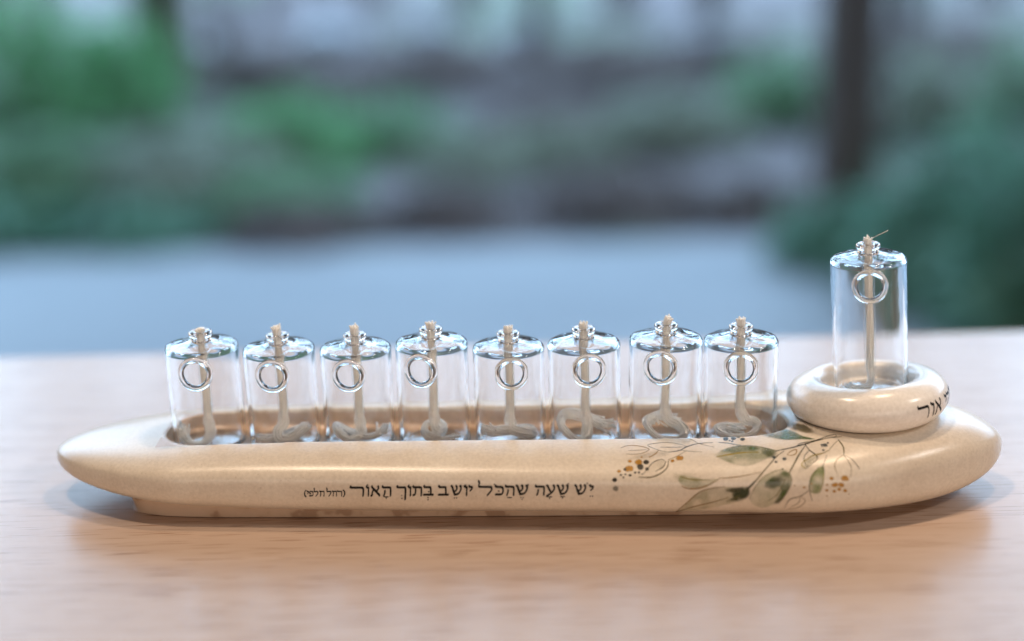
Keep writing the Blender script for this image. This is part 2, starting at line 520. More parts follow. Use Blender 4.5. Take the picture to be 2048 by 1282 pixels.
# ------------------------------------------------------------------ table
def rounded_slab(x0, x1, y0, y1, z0, z1, r=.3, n=5):
    """slab with rounded top edges: stacked rectangular rings"""
    rings = [(0, z0)] + [(r - r * math.cos(math.pi / 2 * i / n), z1 - r + r * math.sin(math.pi / 2 * i / n)) for i in range(n + 1)]
    V, F = [], []
    for ins, z in rings:
        V += [(x0 + ins, y0 + ins, z), (x1 - ins, y0 + ins, z), (x1 - ins, y1 - ins, z), (x0 + ins, y1 - ins, z)]
    for i in range(len(rings) - 1):
        for j in range(4):
            k = (j + 1) % 4
            F.append((4 * i + j, 4 * i + k, 4 * i + 4 + k, 4 * i + 4 + j))
    F.append((3, 2, 1, 0)); t = 4 * (len(rings) - 1); F.append((t, t + 1, t + 2, t + 3))
    return mesh_from('table_top', V, F, smooth=False)


table = add('table', None, None, loc=(0, -20, GZ), label='light oak veneer table carrying the ceramic oil lamp', cat='table')
V_top = rounded_slab(-95, 95, -40, 40.2, 71, 74, .25)
add('table_top', V_top, M['oak'], table)
for sx in (-1, 1):
    for sy in (-1, 1):
        add('leg', rounded_slab(sx * 88 - 3, sx * 88 + 3, sy * 34 - 3, sy * 34 + 3, 0, 70.9, .2), M['oak'], table)

# ------------------------------------------------------------------ ceramic base
D = dict(W=3.775, PL=5.135, EL=1.481, GL=.56, PR=7.218, ER=1.48, GR=.598, HLn=11.832, EHL=2.154, GHL=.438, HRn=4.132, EHR=2.337, GHR=.505,
         ZC=1.571, HT=1.001, HB=1.481, N=2.458, NB=3.205, XL=-16.696, XR=17.215, OY=2.798, YAW=-2.87, WR=.423, HTR=.373)
YAW = math.radians(D['YAW'])


def half_width(s):
    g = lambda t, L, E, G: (1 - (1 - np.clip(t / L, 0, 1)) ** E) ** G
    return (D['W'] + D['WR'] * np.clip(s / 12, -1, 1)) * g(s - D['XL'], D['PL'], D['EL'], D['GL']) * g(D['XR'] - s, D['PR'], D['ER'], D['GR'])


def body_grid(ns=300, nt=128):
    g = lambda t, L, E, G: (1 - (1 - np.clip(t / L, 0, 1)) ** E) ** G
    s = D['XL'] + (D['XR'] - D['XL']) * (.5 - .5 * np.cos(np.pi * np.linspace(0, 1, ns)))
    w = half_width(s)
    h = g(s - D['XL'], D['HLn'], D['EHL'], D['GHL']) * g(D['XR'] - s, D['HRn'], D['EHR'], D['GHR'])
    T = np.linspace(0, 2 * np.pi, nt, endpoint=False)
    c, sn = np.cos(T), np.sin(T)
    n = np.where(sn >= 0, D['N'], D['NB'])
    yy = np.sign(c) * np.abs(c) ** (2 / n); zz = np.sign(sn) * np.abs(sn) ** (2 / n)
    hz = np.where(zz > 0, D['HT'], D['HB'])
    up = D['HTR'] * smooth01((s - 6) / 7)
    Z = D['ZC'] + h[:, None] * ((zz * hz)[None] + np.where(zz > 0, zz, 0)[None] * up[:, None])
    P = np.stack([np.repeat(s[:, None], nt, 1), w[:, None] * yy[None], Z], -1)
    return P


def to_world(P):
    P = np.asarray(P, float); c, s = math.cos(YAW), math.sin(YAW)
    return np.stack([c * P[..., 0] - s * P[..., 1], s * P[..., 0] + c * P[..., 1] + D['OY'], P[..., 2]], -1)


P = body_grid(); ns, nt_ = P.shape[:2]
V = [P[0, 0] * 0 + np.array([D['XL'], 0, D['ZC']])]
for i in range(1, ns - 1): V += list(P[i])
V.append(np.array([D['XR'], 0, D['ZC']]))
F = []
ix = lambda i, j: 1 + (i - 1) * nt_ + (j % nt_)
for j in range(nt_):
    F.append((0, ix(1, j), ix(1, j + 1))); F.append((len(V) - 1, ix(ns - 2, j + 1), ix(ns - 2, j)))
for i in range(1, ns - 2):
    for j in range(nt_):
        F.append((ix(i, j), ix(i + 1, j), ix(i + 1, j + 1), ix(i, j + 1)))
solid = temp_obj(V, F)

# cavity: a long slot with rounded ends, walls leaning in slightly
FLOOR = 1.75
X0, X1, HW = -12.55, 9.65, 1.70
OFFY = 0.0


def slot_outline(grow, n=14):
    pts = []
    rad = 1.55 + grow
    hw = HW + grow; x0, x1 = X0 - grow, X1 + grow
    for cx_, cy_, a0 in ((x1 - rad, hw - rad, 0), (x0 + rad, hw - rad, 90), (x0 + rad, -hw + rad, 180), (x1 - rad, -hw + rad, 270)):
        for i in range(n + 1):
            a = math.radians(a0 + 90 * i / n)
            pts.append((cx_ + rad * math.cos(a), cy_ + rad * math.sin(a)))
    return pts


rings = [(-.45, FLOOR), (-.2, FLOOR + .03), (-.10, FLOOR + .14), (-.04, 2.2), (.0, 2.42), (.05, 2.52), (.18, 2.62), (.4, 2.72), (.9, 3.2)]
CV, CF = [], []
for gr, z in rings:
    o = slot_outline(gr); k0 = len(CV); CV += [(x, y, z) for x, y in o]
no = len(slot_outline(0))
for i in range(len(rings) - 1):
    for j in range(no):
        k = (j + 1) % no
        CF.append((i * no + j, i * no + k, (i + 1) * no + k, (i + 1) * no + j))
CF.append(tuple(range(no))[::-1]); CF.append(tuple(range((len(rings) - 1) * no, len(rings) * no)))
cut = temp_obj(CV, CF)
HTILT = math.radians(3.4)
HC = np.array([12.5, 2.15, 2.61])
prof = [(0, 0.03), (1.35, .03), (1.75, .06)] + [(1.95 + .80 * math.sin(t), .80 - .76 * math.cos(t)) for t in np.linspace(.12, 1.57, 12)] \
    + [(1.83 + .92 * math.cos(t) ** .92, .80 + .74 * math.sin(t)) for t in np.linspace(.1, 1.45, 12)] \
    + [(1.80, 1.53), (1.70, 1.49), (1.61, 1.40), (1.56, 1.26), (1.52, 1.02), (1.48, .92), (1.3, .88), (0, .88)]
prof_c = prof
HVt, HFc = lathe(prof_c, 128, closed=False)
HVt = np.array(HVt)
ang = np.arctan2(HVt[:, 1], HVt[:, 0]); rr = np.hypot(HVt[:, 0], HVt[:, 1])
k = smooth01((rr - 1.9) / .6)
HVt[:, :2] *= (1 + k * (.018 * np.cos(2 * ang) + .012 * np.cos(ang - 2.6)))[:, None]
HVt[:, 2] += .03 * np.sin(ang * 2 + .6) * k
_tx = math.radians(-3.0)
HVt = np.stack([HVt[:, 0], HVt[:, 1] * math.cos(_tx) - HVt[:, 2] * math.sin(_tx), HVt[:, 1] * math.sin(_tx) + HVt[:, 2] * math.cos(_tx)], -1)

_h = np.array(HVt); _h[:, :2] *= 1.006; _h[:, 2] -= .015
_c, _s = math.cos(HTILT), math.sin(HTILT)
_hw = np.stack([_c * _h[:, 0] - _s * _h[:, 2], _h[:, 1], _s * _h[:, 0] + _c * _h[:, 2]], -1) + HC - np.array([0, D['OY'], 0])
_cy, _sy = math.cos(-YAW), math.sin(-YAW)
seat_v = np.stack([_cy * _hw[:, 0] - _sy * _hw[:, 1], _sy * _hw[:, 0] + _cy * _hw[:, 1], _hw[:, 2]], -1)
seat = temp_obj(seat_v, HFc)
mo = solid.modifiers.new('h', 'BOOLEAN'); mo.object = seat; mo.operation = 'DIFFERENCE'; mo.solver = 'EXACT'
mo = solid.modifiers.new('b', 'BOOLEAN'); mo.object = cut; mo.operation = 'DIFFERENCE'; mo.solver = 'EXACT'
mo = solid.modifiers.new('r', 'REMESH'); mo.mode = 'VOXEL'; mo.voxel_size = .065; mo.use_smooth_shade = True
mo = solid.modifiers.new('s', 'SMOOTH'); mo.factor = .5; mo.iterations = 7
me = evaluated(solid)
bpy.data.objects.remove(solid); bpy.data.objects.remove(cut); bpy.data.objects.remove(seat)
BV = np.empty(len(me.vertices) * 3); me.vertices.foreach_get('co', BV); BV = BV.reshape(-1, 3)
BF = [tuple(p.vertices) for p in me.polygons]
bpy.data.meshes.remove(me)
BW = to_world(BV)
body_bvh = BVHTree.FromPolygons([Vector(v) for v in BW], BF)

ORG = (0, D['OY'], 0)


def rel(Pw):
    return np.asarray(Pw) - np.array(ORG)


lamp = add('oil_lamp_base', None, None, loc=ORG, label='long cream ceramic boat-shaped lamp base with Hebrew lettering and painted leaves', cat='lamp base')
bme = mesh_from('body', rel(BW), BF)
add('body', bme, M['body'], lamp)
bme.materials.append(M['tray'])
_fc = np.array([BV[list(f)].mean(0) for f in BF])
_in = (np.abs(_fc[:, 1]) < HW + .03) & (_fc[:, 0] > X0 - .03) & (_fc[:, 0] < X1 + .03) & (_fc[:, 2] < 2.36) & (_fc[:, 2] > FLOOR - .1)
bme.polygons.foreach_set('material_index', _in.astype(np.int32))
# unglazed foot under the body
fx = np.concatenate([np.linspace(-13.6, 14.6, 120)])
tt = np.linspace(0, 1, 200)
FO = []
L0, L1, fw = -13.55, 14.75, 2.70
for a in np.linspace(0, 2 * np.pi, 200, endpoint=False):
    c, s_ = math.cos(a), math.sin(a)
    ex, ey = (9.0, 7.0) if c < 0 else (4.2, 3.0)
    x = (L0 + L1) / 2 + (L1 - L0) / 2 * math.copysign(abs(c) ** (2 / ex), c)
    y = fw * math.copysign(abs(s_) ** (2 / (ey if abs(c) > 1e-6 else 3)), s_)
    FO.append((x, y))
FV, FF = [], []
for k, (sc, z) in enumerate([(.0, .004), (-.12, .004), (-.03, .03), (.0, .10), (.06, .4), (.18, .75)]):
    FV += [(x + math.copysign(sc, x - .5), y * (1 + sc / fw), z) for x, y in FO]
n = len(FO)
FF.append(tuple(range(n))[::-1])
for i in range(1, 5):
    for j in range(n):
        FF.append((i * n + j, i * n + (j + 1) % n, (i + 1) * n + (j + 1) % n, (i + 1) * n + j))
FV, FF = FV[n:], [tuple(v - n for v in f) for f in FF[1:]] + [tuple(range(n))[::-1]]
add('foot', mesh_from('foot', rel(to_world(FV)), FF, sharp=50), M['clay'], lamp, label='flat unglazed foot under the cream body')

# ------------------------------------------------------------------ print on the glaze: raster helpers
def seg_dist(X, Y, p, q, sx=1.0, sy=1.0):
    ax, ay = p[0] / sx, p[1] / sy; bx, by = q[0] / sx, q[1] / sy
    dx, dy = bx - ax, by - ay; l2 = dx * dx + dy * dy + 1e-12
    x, y = X / sx, Y / sy
    t = np.clip(((x - ax) * dx + (y - ay) * dy) / l2, 0, 1)
    return np.hypot(x - ax - t * dx, y - ay - t * dy), t


# Hebrew letters drawn with a broad pen: unit height, x to the right, y up; each letter is (width, strokes)
GL = {
    'resh': (.78, [[(.03, 1.0), (.10, .88), (.50, .87), (.66, .82), (.70, .62), (.68, .02)]]),
    'resh_wide': (1.30, [[(.03, 1.0), (.10, .88), (.95, .87), (1.15, .82), (1.21, .62), (1.19, .02)]]),
    'vav': (.40, [[(.06, .98), (.16, .88), (.30, .84), (.30, .6), (.28, .02)]]),
    'yod': (.38, [[(.05, 1.0), (.14, .88), (.30, .86), (.29, .68), (.16, .50)]]),
    'he': (.86, [[(.02, 1.0), (.10, .88), (.62, .87), (.76, .80), (.77, .5), (.76, .02)], [(.24, .52), (.23, .3), (.15, .02)]]),
    'het': (.86, [[(.02, 1.0), (.10, .88), (.62, .87), (.76, .80), (.77, .5), (.76, .02)], [(.22, .85), (.21, .4), (.16, .02)]]),
    'shin': (1.02, [[(.82, 1.0), (.90, .88), (.86, .55), (.66, .18), (.34, .08)], [(.46, 1.0), (.53, .88), (.50, .6), (.30, .36)], [(.04, 1.0), (.13, .88), (.22, .5), (.34, .08)]]),
    'ayin': (.82, [[(.62, 1.0), (.70, .88), (.68, .58), (.46, .22), (.04, -.12)], [(.06, 1.0), (.15, .88), (.27, .55), (.44, .24)]]),
    'kaf': (.78, [[(.04, 1.0), (.11, .88), (.46, .87), (.64, .78), (.69, .48), (.62, .18), (.48, .08), (.05, .07)]]),
    'bet': (.86, [[(.05, 1.0), (.12, .88), (.48, .87), (.62, .78), (.64, .12)], [(.03, .09), (.82, .08)]]),
    'tav': (.92, [[(.02, 1.0), (.10, .88), (.64, .87), (.79, .80), (.80, .5), (.79, .02)], [(.24, .82), (.25, .4), (.20, .12), (.03, .06)]]),
    'kaf_final': (.80, [[(.02, 1.0), (.08, .88), (.54, .87), (.68, .80), (.70, .5), (.67, -.36)]]),
    'alef': (.94, [[(.10, 1.0), (.16, .86), (.78, .16), (.86, .03)], [(.70, 1.0), (.76, .88), (.72, .70), (.54, .50)], [(.30, .64), (.16, .42), (.13, .06), (.03, .03)]]),
    'lamed': (.76, [[(.03, 1.48), (.10, 1.30), (.10, .88), (.50, .87), (.66, .78), (.64, .52), (.36, .02)]]),
    'lamed_wide': (1.30, [[(.03, 1.48), (.10, 1.30), (.10, .90), (.95, .88), (1.16, .80), (1.16, .52), (.82, .02)]]),
    'pe': (.80, [[(.30, .46), (.12, .52), (.10, .84), (.46, .88), (.64, .78), (.68, .46), (.62, .18), (.48, .08), (.05, .07)]]),
    'open': (.34, [[(.10, 1.1), (.24, .85), (.28, .5), (.24, .15), (.10, -.1)]]),
    'close': (.34, [[(.26, 1.1), (.12, .85), (.08, .5), (.12, .15), (.26, -.1)]]),
}


def ink_mask(U, Vv, strokes, nx=.072, ny=.125):
    """broad-pen mask in letter units"""
    m = np.zeros(U.shape, bool)
    for st in strokes:
        pts = catmull(st, 5) if len(st) > 2 else np.array(st)
        for p, q in zip(pts[:-1], pts[1:]):
            c, s = math.cos(.35), math.sin(.35)
            R = lambda a: (a[0] * c - a[1] * s, a[0] * s + a[1] * c)
            x, y = U * c - Vv * s, U * s + Vv * c
            d, _ = seg_dist(x, y, R(p), R(q), nx, ny)
            m |= d < 1
    return m


def letter_cells(words, baseline, step):
    """words: (name, x0, x1, height) in picture units -> list of (x,y) cell corners"""
    cells = set()
    for name, x0, x1, hgt in words:
        w, strokes = GL[name]
        b = baseline((x0 + x1) / 2)
        xs = np.arange(math.floor((x0 - 3) / step), math.ceil((x1 + 3) / step)); ys = np.arange(math.floor((b - 1.7 * hgt) / step), math.ceil((b + .6 * hgt) / step))
        Xg, Yg = np.meshgrid(xs, ys)
        U = ((Xg + .5) * step - x0) / (x1 - x0) * w
        Vv = (b - (Yg + .5) * step) / hgt
        m = ink_mask(U, Vv, strokes)
        cells |= set(zip(Xg[m].tolist(), Yg[m].tolist()))
    return cells


def cells_to_mesh(name, cells, step, mapper):
    vid, V, F = {}, [], []
    for (i, j) in cells:
        q = []
        for c in ((i, j + 1), (i + 1, j + 1), (i + 1, j), (i, j)):
            if c not in vid:
                p = mapper(c[0] * step, c[1] * step)
                vid[c] = len(V) if p is not None else -1
                if p is not None: V.append(p)
            q.append(vid[c])
        if min(q) >= 0: F.append(q)
    return V, F


def on_body(px, py, off=.006):
    o, d = view_ray(px, py)
    hit, nrm, _, _ = body_bvh.ray_cast(Vector(o), Vector(d).normalized())
    if hit is None: return None
    if nrm.dot(Vector(d)) > 0: nrm = -nrm
    return np.array(hit + nrm * off)


def c7(x): return 590 + x / 3.3032      # inscription coordinates were measured on an enlargement


H1 = 19.0
main = [('yod', 1944, 1974), ('shin', 1848, 1928), ('he', 1588, 1652), ('ayin', 1660, 1722), ('shin', 1730, 1812),
        ('shin', 1460, 1544), ('he', 1390, 1452), ('kaf', 1322, 1382), ('lamed_wide', 1211, 1308),
        ('yod', 1146, 1175), ('vav', 1114, 1142), ('shin', 1030, 1106), ('bet', 947, 1014),
        ('bet', 849, 914), ('tav', 779, 843), ('vav', 744, 770), ('kaf_final', 674, 738),
        ('he', 577, 638), ('alef', 501, 564), ('vav', 468, 492), ('resh_wide', 365, 458)]
main = [(a, c7(x), c7(y), H1) for a, x, y in main]
small = [('open', 314, 332), ('resh', 280, 312), ('het', 246, 278), ('lamed', 208, 242), ('het', 162, 196), ('lamed', 124, 156), ('pe', 94, 124), ('yod', 78, 92), ('close', 60, 76)]
small = [(a, c7(x), c7(y), 10.6) for a, x, y in small]
base_line = lambda x: 991.8 - (x - 700) * .0055
STEP = .5
cells = letter_cells(main, base_line, STEP)
# vowel points
dots = [(1931, 121, 5), (1951, 206, 4.5), (1966, 206, 4.5), (1806, 124, 5), (1541, 130, 5), (1492, 214, 4), (1508, 214, 4), (1500, 225, 4),
        (1346, 172, 5), (1318, 128, 5), (1128, 134, 5), (1099, 139, 5), (1053, 217, 4.5), (1068, 217, 4.5), (879, 214, 4.5), (879, 228, 4.5),
        (884, 176, 5), (753, 133, 5), (706, 200, 4), (706, 220, 4.5), (479, 132, 5)]
bars = [(1755, 208, 1781, 208), (1768, 208, 1768, 220), (1670, 210, 1696, 210), (1683, 210, 1683, 222), (1405, 215, 1430, 215), (590, 210, 616, 210), (603, 210, 603, 222)]
for x, y, r in dots:
    X, Y, rr = c7(x), 930 + y / 3.3032, r / 3.3032
    for i in range(int((X - 4) / STEP), int((X + 4) / STEP)):
        for j in range(int((Y - 4) / STEP), int((Y + 4) / STEP)):
            if math.hypot((i + .5) * STEP - X, (j + .5) * STEP - Y) < rr: cells.add((i, j))
for x, y, x2, y2 in bars:
    A, Bq = (c7(x), 930 + y / 3.3032), (c7(x2), 930 + y2 / 3.3032)
    for i in range(int((A[0] - 4) / STEP), int((Bq[0] + 4) / STEP)):
        for j in range(int((A[1] - 4) / STEP), int((Bq[1] + 4) / STEP)):
            if seg_dist((i + .5) * STEP, (j + .5) * STEP, A, Bq)[0] < 1.0: cells.add((i, j))
V, F = cells_to_mesh('inscription', cells, STEP, on_body)
add('inscription', mesh_from('inscription', rel(V), F), M['ink'], lamp, label='line of black Hebrew lettering with vowel points')
cells = letter_cells(small, base_line, STEP)
V, F = cells_to_mesh('poet_credit', cells, STEP, on_body)
add('inscription', mesh_from('inscription', rel(V), F), M['ink'], lamp, label='small bracketed Hebrew name after the line')

# ------------------------------------------------------------------ painted leaves (watercolour print), drawn on an enlargement of the glaze
def c6(x, y): return 1200 + x / 3.7236, 830 + y / 3.7236


CST = 2.1
gx = np.arange(60, 1960, CST); gy = np.arange(55, 735, CST)
GX, GY = np.meshgrid(gx, gy)
pA = np.zeros(GX.shape); pC = np.zeros(GX.shape + (3,))


def vnoise(sc, seed):
    rng = np.random.default_rng(seed)
    n = rng.random((int(760 / sc) + 4, int(2000 / sc) + 4))
    x, y = GX / sc, GY / sc
    i, j = x.astype(int), y.astype(int); fx_, fy_ = smooth01(x - i), smooth01(y - j)
    return (n[j, i] * (1 - fx_) + n[j, i + 1] * fx_) * (1 - fy_) + (n[j + 1, i] * (1 - fx_) + n[j + 1, i + 1] * fx_) * fy_


NZ1, NZ2, NZ3 = vnoise(60, 1), vnoise(22, 2), vnoise(8, 3)


def srgb(c):
    c = np.array(c) / 255.0
    return np.where(c <= .04045, c / 12.92, ((c + .055) / 1.055) ** 2.4)


def over(alpha, color):
    global pA, pC
    a = np.clip(alpha, 0, 1); c = srgb(color)
    out = a + pA * (1 - a)
    pC = np.where(out[..., None] > 1e-5, (c * a[..., None] + pC * (pA * (1 - a))[..., None]) / np.maximum(out, 1e-5)[..., None], pC)
    pA = out


def stroke(pts, w, color, a=.9, taper=True):
    p = catmull(pts, 8)
    D_ = np.full(GX.shape, 9e9)
    n = len(p) - 1
    for k in range(n):
        t = k / n
        ww = w * ((.45 + .55 * math.sin(math.pi * min(1, t * 1.0 + .08))) if taper else 1)
        x0, x1 = sorted((p[k][0], p[k + 1][0])); y0, y1 = sorted((p[k][1], p[k + 1][1]))
        i0, i1 = np.searchsorted(gx, (x0 - 14, x1 + 14)); j0, j1 = np.searchsorted(gy, (y0 - 14, y1 + 14))
        sl = (slice(j0, j1), slice(i0, i1))
        if j1 <= j0 or i1 <= i0: continue
        d, _ = seg_dist(GX[sl], GY[sl], p[k], p[k + 1])
        D_[sl] = np.minimum(D_[sl], d - ww / 2)
    over(np.clip(.5 - D_ / 2.2, 0, 1) * a * (.7 + .5 * NZ2), color)


def leaf(pts, color, a=.4, edge=.25, soft=6, fade=None):
    p = catmull(pts + [pts[0]], 6)
    inside = np.zeros(GX.shape, bool); Dm = np.full(GX.shape, 9e9)
    for k in range(len(p) - 1):
        (xa, ya), (xb, yb) = p[k], p[k + 1]
        cond = (ya > GY) != (yb > GY)
        with np.errstate(divide='ignore', invalid='ignore'):
            xi = (xb - xa) * (GY - ya) / (yb - ya + 1e-12) + xa
        inside ^= cond & (GX < xi)
        Dm = np.minimum(Dm, seg_dist(GX, GY, p[k], p[k + 1])[0])
    soft = soft * 1.7
    body = np.where(inside, np.clip(.3 + Dm / soft, 0, 1), np.clip(.3 - Dm / soft, 0, 1) * .6)
    al = a * (.25 + 1.3 * NZ1) * (.8 + .4 * NZ3) + edge * np.exp(-Dm / 7) * (.4 + NZ2)
    if fade is not None:
        (fxx, fyy), (txx, tyy) = fade
        t = ((GX - fxx) * (txx - fxx) + (GY - fyy) * (tyy - fyy)) / ((txx - fxx) ** 2 + (tyy - fyy) ** 2)
        al = al * smooth01(t)
    over(body * al, color)
    return inside, Dm


def blot(x, y, rx, ry, color, a=.8, soft=.35, ang=0):
    c, s = math.cos(ang), math.sin(ang)
    dx, dy = GX - x, GY - y
    d = np.hypot((dx * c + dy * s) / rx, (-dx * s + dy * c) / ry) + (NZ2 - .5) * .5
    over(np.clip((1 + soft / 2 - d) / soft, 0, 1) * a, color)


OL, DK, OC, GR_, BL = (128, 126, 84), (52, 50, 30), (150, 106, 30), (150, 148, 118), (70, 80, 84)
# faint washes
leaf([(360, 172), (480, 158), (600, 163), (690, 190), (600, 225), (470, 205)], (150, 155, 140), .22, .08, 14)
leaf([(200, 330), (300, 290), (420, 262), (520, 290), (420, 320), (300, 340)], (165, 150, 125), .22, 0, 16)
leaf([(540, 430), (640, 430), (720, 440), (640, 470), (560, 480)], (165, 155, 125), .18, 0, 20)
# big leaves
leaf([(1190, 165), (1280, 118), (1365, 104), (1440, 120), (1500, 152), (1600, 181), (1480, 182), (1380, 186), (1280, 172)], (84, 104, 60), .7, .2, 7, ((1170, 165), (1400, 160)))
leaf([(1195, 160), (1280, 122), (1360, 112), (1330, 160)], (130, 145, 150), .35, 0, 14)
blot(1500, 98, 85, 26, (96, 88, 58), .75, .7, .25)
leaf([(850, 300), (905, 262), (970, 238), (1045, 224), (1130, 230), (1230, 245), (1320, 268), (1265, 312), (1205, 346), (1130, 372), (1060, 381), (975, 360), (900, 330)], (118, 134, 88), .34, .22, 8, ((760, 300), (960, 300)))
leaf([(900, 268), (970, 240), (1045, 226), (1150, 234), (1260, 252), (1180, 262), (1080, 272), (980, 285)], (82, 100, 54), .5, .05, 12)
blot(1262, 285, 48, 26, (78, 82, 48), .6, .8, .3)
leaf([(590, 448), (640, 446), (720, 466), (800, 480), (880, 478), (830, 520), (760, 545), (680, 549), (620, 527), (580, 490)], (128, 140, 88), .30, .12, 10)
leaf([(575, 718), (650, 650), (740, 576), (830, 546), (930, 535), (1030, 540), (1112, 546), (1085, 620), (1020, 652), (930, 670), (820, 695), (700, 712)], (132, 138, 88), .25, .12, 10)
blot(1050, 585, 62, 38, (42, 54, 24), .9, .6, -.5)
blot(1000, 560, 55, 18, (62, 60, 34), .8, .6, 0)
blot(1000, 620, 50, 14, (84, 80, 46), .6, .7, -.4)
leaf([(1112, 625), (1140, 560), (1190, 490), (1270, 430), (1350, 404), (1412, 430), (1426, 480), (1412, 540), (1372, 602), (1310, 656), (1220, 690), (1140, 670)], (126, 142, 92), .27, .22, 10)
leaf([(1230, 500), (1300, 450), (1380, 420), (1420, 460), (1415, 540), (1350, 640), (1300, 650), (1345, 570), (1330, 530), (1290, 555), (1240, 540)], (70, 88, 42), .7, .15, 12)
blot(1300, 500, 60, 30, (52, 56, 32), .6, .8, -.4)
blot(1330, 640, 34, 14, (60, 60, 36), .5, .8, -.6)
leaf([(1568, 575), (1560, 500), (1580, 442), (1630, 390), (1666, 384), (1670, 440), (1660, 510), (1640, 575), (1605, 590)], (124, 142, 82), .45, .2, 8)
leaf([(1480, 400), (1520, 340), (1590, 310), (1650, 290), (1600, 340), (1540, 400), (1480, 430)], (150, 150, 125), .35, .05, 12)
leaf([(325, 440), (362, 390), (402, 350), (460, 332), (490, 352), (470, 392), (410, 422)], (170, 160, 130), .3, 0, 10)
# stems and outlines
for pts, w, c in [
    ([(1310, 268), (1400, 250), (1480, 230), (1600, 195), (1700, 172), (1800, 160)], 8, DK),
    ([(1475, 232), (1490, 212), (1600, 190), (1720, 150), (1760, 150), (1745, 168)], 5, DK),
    ([(1440, 245), (1480, 226), (1560, 214)], 6, DK),
    ([(1112, 545), (1160, 490), (1210, 430), (1260, 372), (1320, 305), (1370, 270)], 9, (96, 84, 42)),
    ([(1090, 560), (1130, 520), (1165, 485)], 16, (70, 66, 36)),
    ([(1408, 432), (1440, 375), (1480, 300), (1530, 225)], 12, (86, 78, 40)),
    ([(890, 470), (960, 468), (1060, 455), (1195, 426)], 6, OC),
    ([(610, 530), (660, 549), (740, 545), (820, 515), (890, 473)], 8, OC),
    ([(600, 458), (680, 480), (820, 485)], 7, (140, 118, 46)),
    ([(565, 722), (650, 650), (740, 575), (830, 546), (930, 535)], 7, (128, 92, 40)),
    ([(565, 722), (700, 682), (850, 646), (960, 612)], 6, (128, 92, 40)),
    ([(868, 312), (960, 295), (1050, 282), (1180, 277)], 11, (160, 136, 40)),
    ([(980, 240), (1120, 229), (1230, 246), (1320, 268)], 4, (80, 80, 50)),
    ([(1112, 625), (1150, 545), (1210, 470), (1290, 424), (1370, 402)], 4, (116, 98, 50)),
    ([(1412, 432), (1428, 490), (1400, 560), (1340, 640)], 5, (110, 98, 50)),
    ([(1385, 470), (1350, 540), (1310, 600), (1250, 640)], 5, (120, 104, 56)),
    ([(885, 205), (950, 210), (1010, 221), (1050, 226)], 7, (58, 62, 58)),
    ([(1530, 222), (1560, 262), (1610, 300), (1616, 330), (1580, 362), (1535, 400)], 8, DK),
    ([(1560, 264), (1526, 300), (1520, 340), (1545, 388)], 6, DK),
    ([(1520, 348), (1580, 305), (1660, 285), (1700, 265)], 8, (150, 128, 44)),
    ([(1700, 268), (1740, 220), (1778, 186)], 5, (150, 140, 110)),
    ([(1530, 400), (1500, 370), (1530, 330)], 6, (160, 140, 50)),
    ([(1630, 390), (1580, 450), (1560, 520), (1565, 580), (1580, 638)], 7, (92, 80, 40)),
    ([(1670, 436), (1662, 380), (1690, 300)], 6, (76, 74, 48)),
    ([(1668, 430), (1660, 510), (1636, 578)], 6, (160, 140, 60)),
    ([(1775, 185), (1812, 240), (1816, 300)], 10, (92, 84, 34)),
    ([(1812, 300), (1766, 330), (1748, 385), (1772, 452)], 6, (140, 112, 44)),
    ([(1818, 305), (1852, 350), (1872, 400), (1864, 465)], 5, (124, 96, 44)),
    ([(1815, 300), (1870, 325), (1912, 372), (1935, 405)], 6, (76, 58, 34)),
    ([(1558, 562), (1490, 606), (1420, 625), (1390, 660), (1375, 692)], 6, (92, 74, 42)),
    ([(1490, 606), (1480, 650), (1410, 694)], 4, (140, 110, 60)),
    ([(1492, 606), (1528, 640), (1480, 686), (1390, 704)], 4, (140, 110, 60)),
    ([(155, 246), (200, 230), (270, 229), (330, 240), (366, 258), (310, 286), (240, 293), (196, 290)], 5, (168, 128, 44)),
    ([(212, 265), (290, 262), (356, 258)], 4, (168, 128, 44)),
    ([(650, 235), (580, 215), (500, 205), (420, 211), (355, 226), (430, 260), (510, 277), (590, 265), (650, 237)], 4, (120, 110, 60)),
    ([(510, 277), (590, 265), (650, 236), (730, 214), (840, 205)], 7, (66, 66, 50)),
    ([(450, 240), (540, 241), (640, 238)], 5, (84, 82, 58)),
    ([(600, 165), (680, 183), (740, 214), (850, 240)], 4, (140, 124, 56)),
    ([(580, 262), (660, 270), (760, 276)], 3, (150, 146, 130)),
    ([(365, 316), (412, 290), (436, 262)], 7, (160, 122, 46)),
    ([(322, 440), (362, 390), (402, 350), (460, 331), (492, 350)], 6, (74, 62, 38)),
    ([(490, 350), (468, 390), (412, 420)], 8, (74, 66, 38)),
    ([(290, 464), (380, 463), (450, 436), (500, 390), (512, 332)], 10, (98, 84, 38)),
    ([(512, 332), (570, 310), (640, 268)], 5, (166, 132, 60)),
    ([(1395, 295), (1418, 272), (1462, 258), (1456, 290), (1420, 302), (1395, 294)], 7, (178, 134, 52)),
]:
    stroke(pts, w, c)
for x, y, r in [(222, 345, 14), (290, 350, 24), (215, 400, 26), (140, 420, 13), (537, 343, 13), (595, 320, 22), (310, 315, 6), (1748, 520, 20), (1800, 520, 20), (1825, 473, 24), (1725, 472, 13), (1692, 520, 9), (1690, 562, 10), (1745, 567, 14), (1780, 553, 13), (1825, 562, 13), (1690, 603, 6), (1520, 540, 9), (1853, 590, 5), (740, 165, 16), (1575, 512, 6), (1450, 525, 5)]:
    blot(x, y, r * 1.1, r * .85, (190, 138, 40), .8); blot(x, y, r * .6, r * .5, (140, 84, 22), .35, .5)
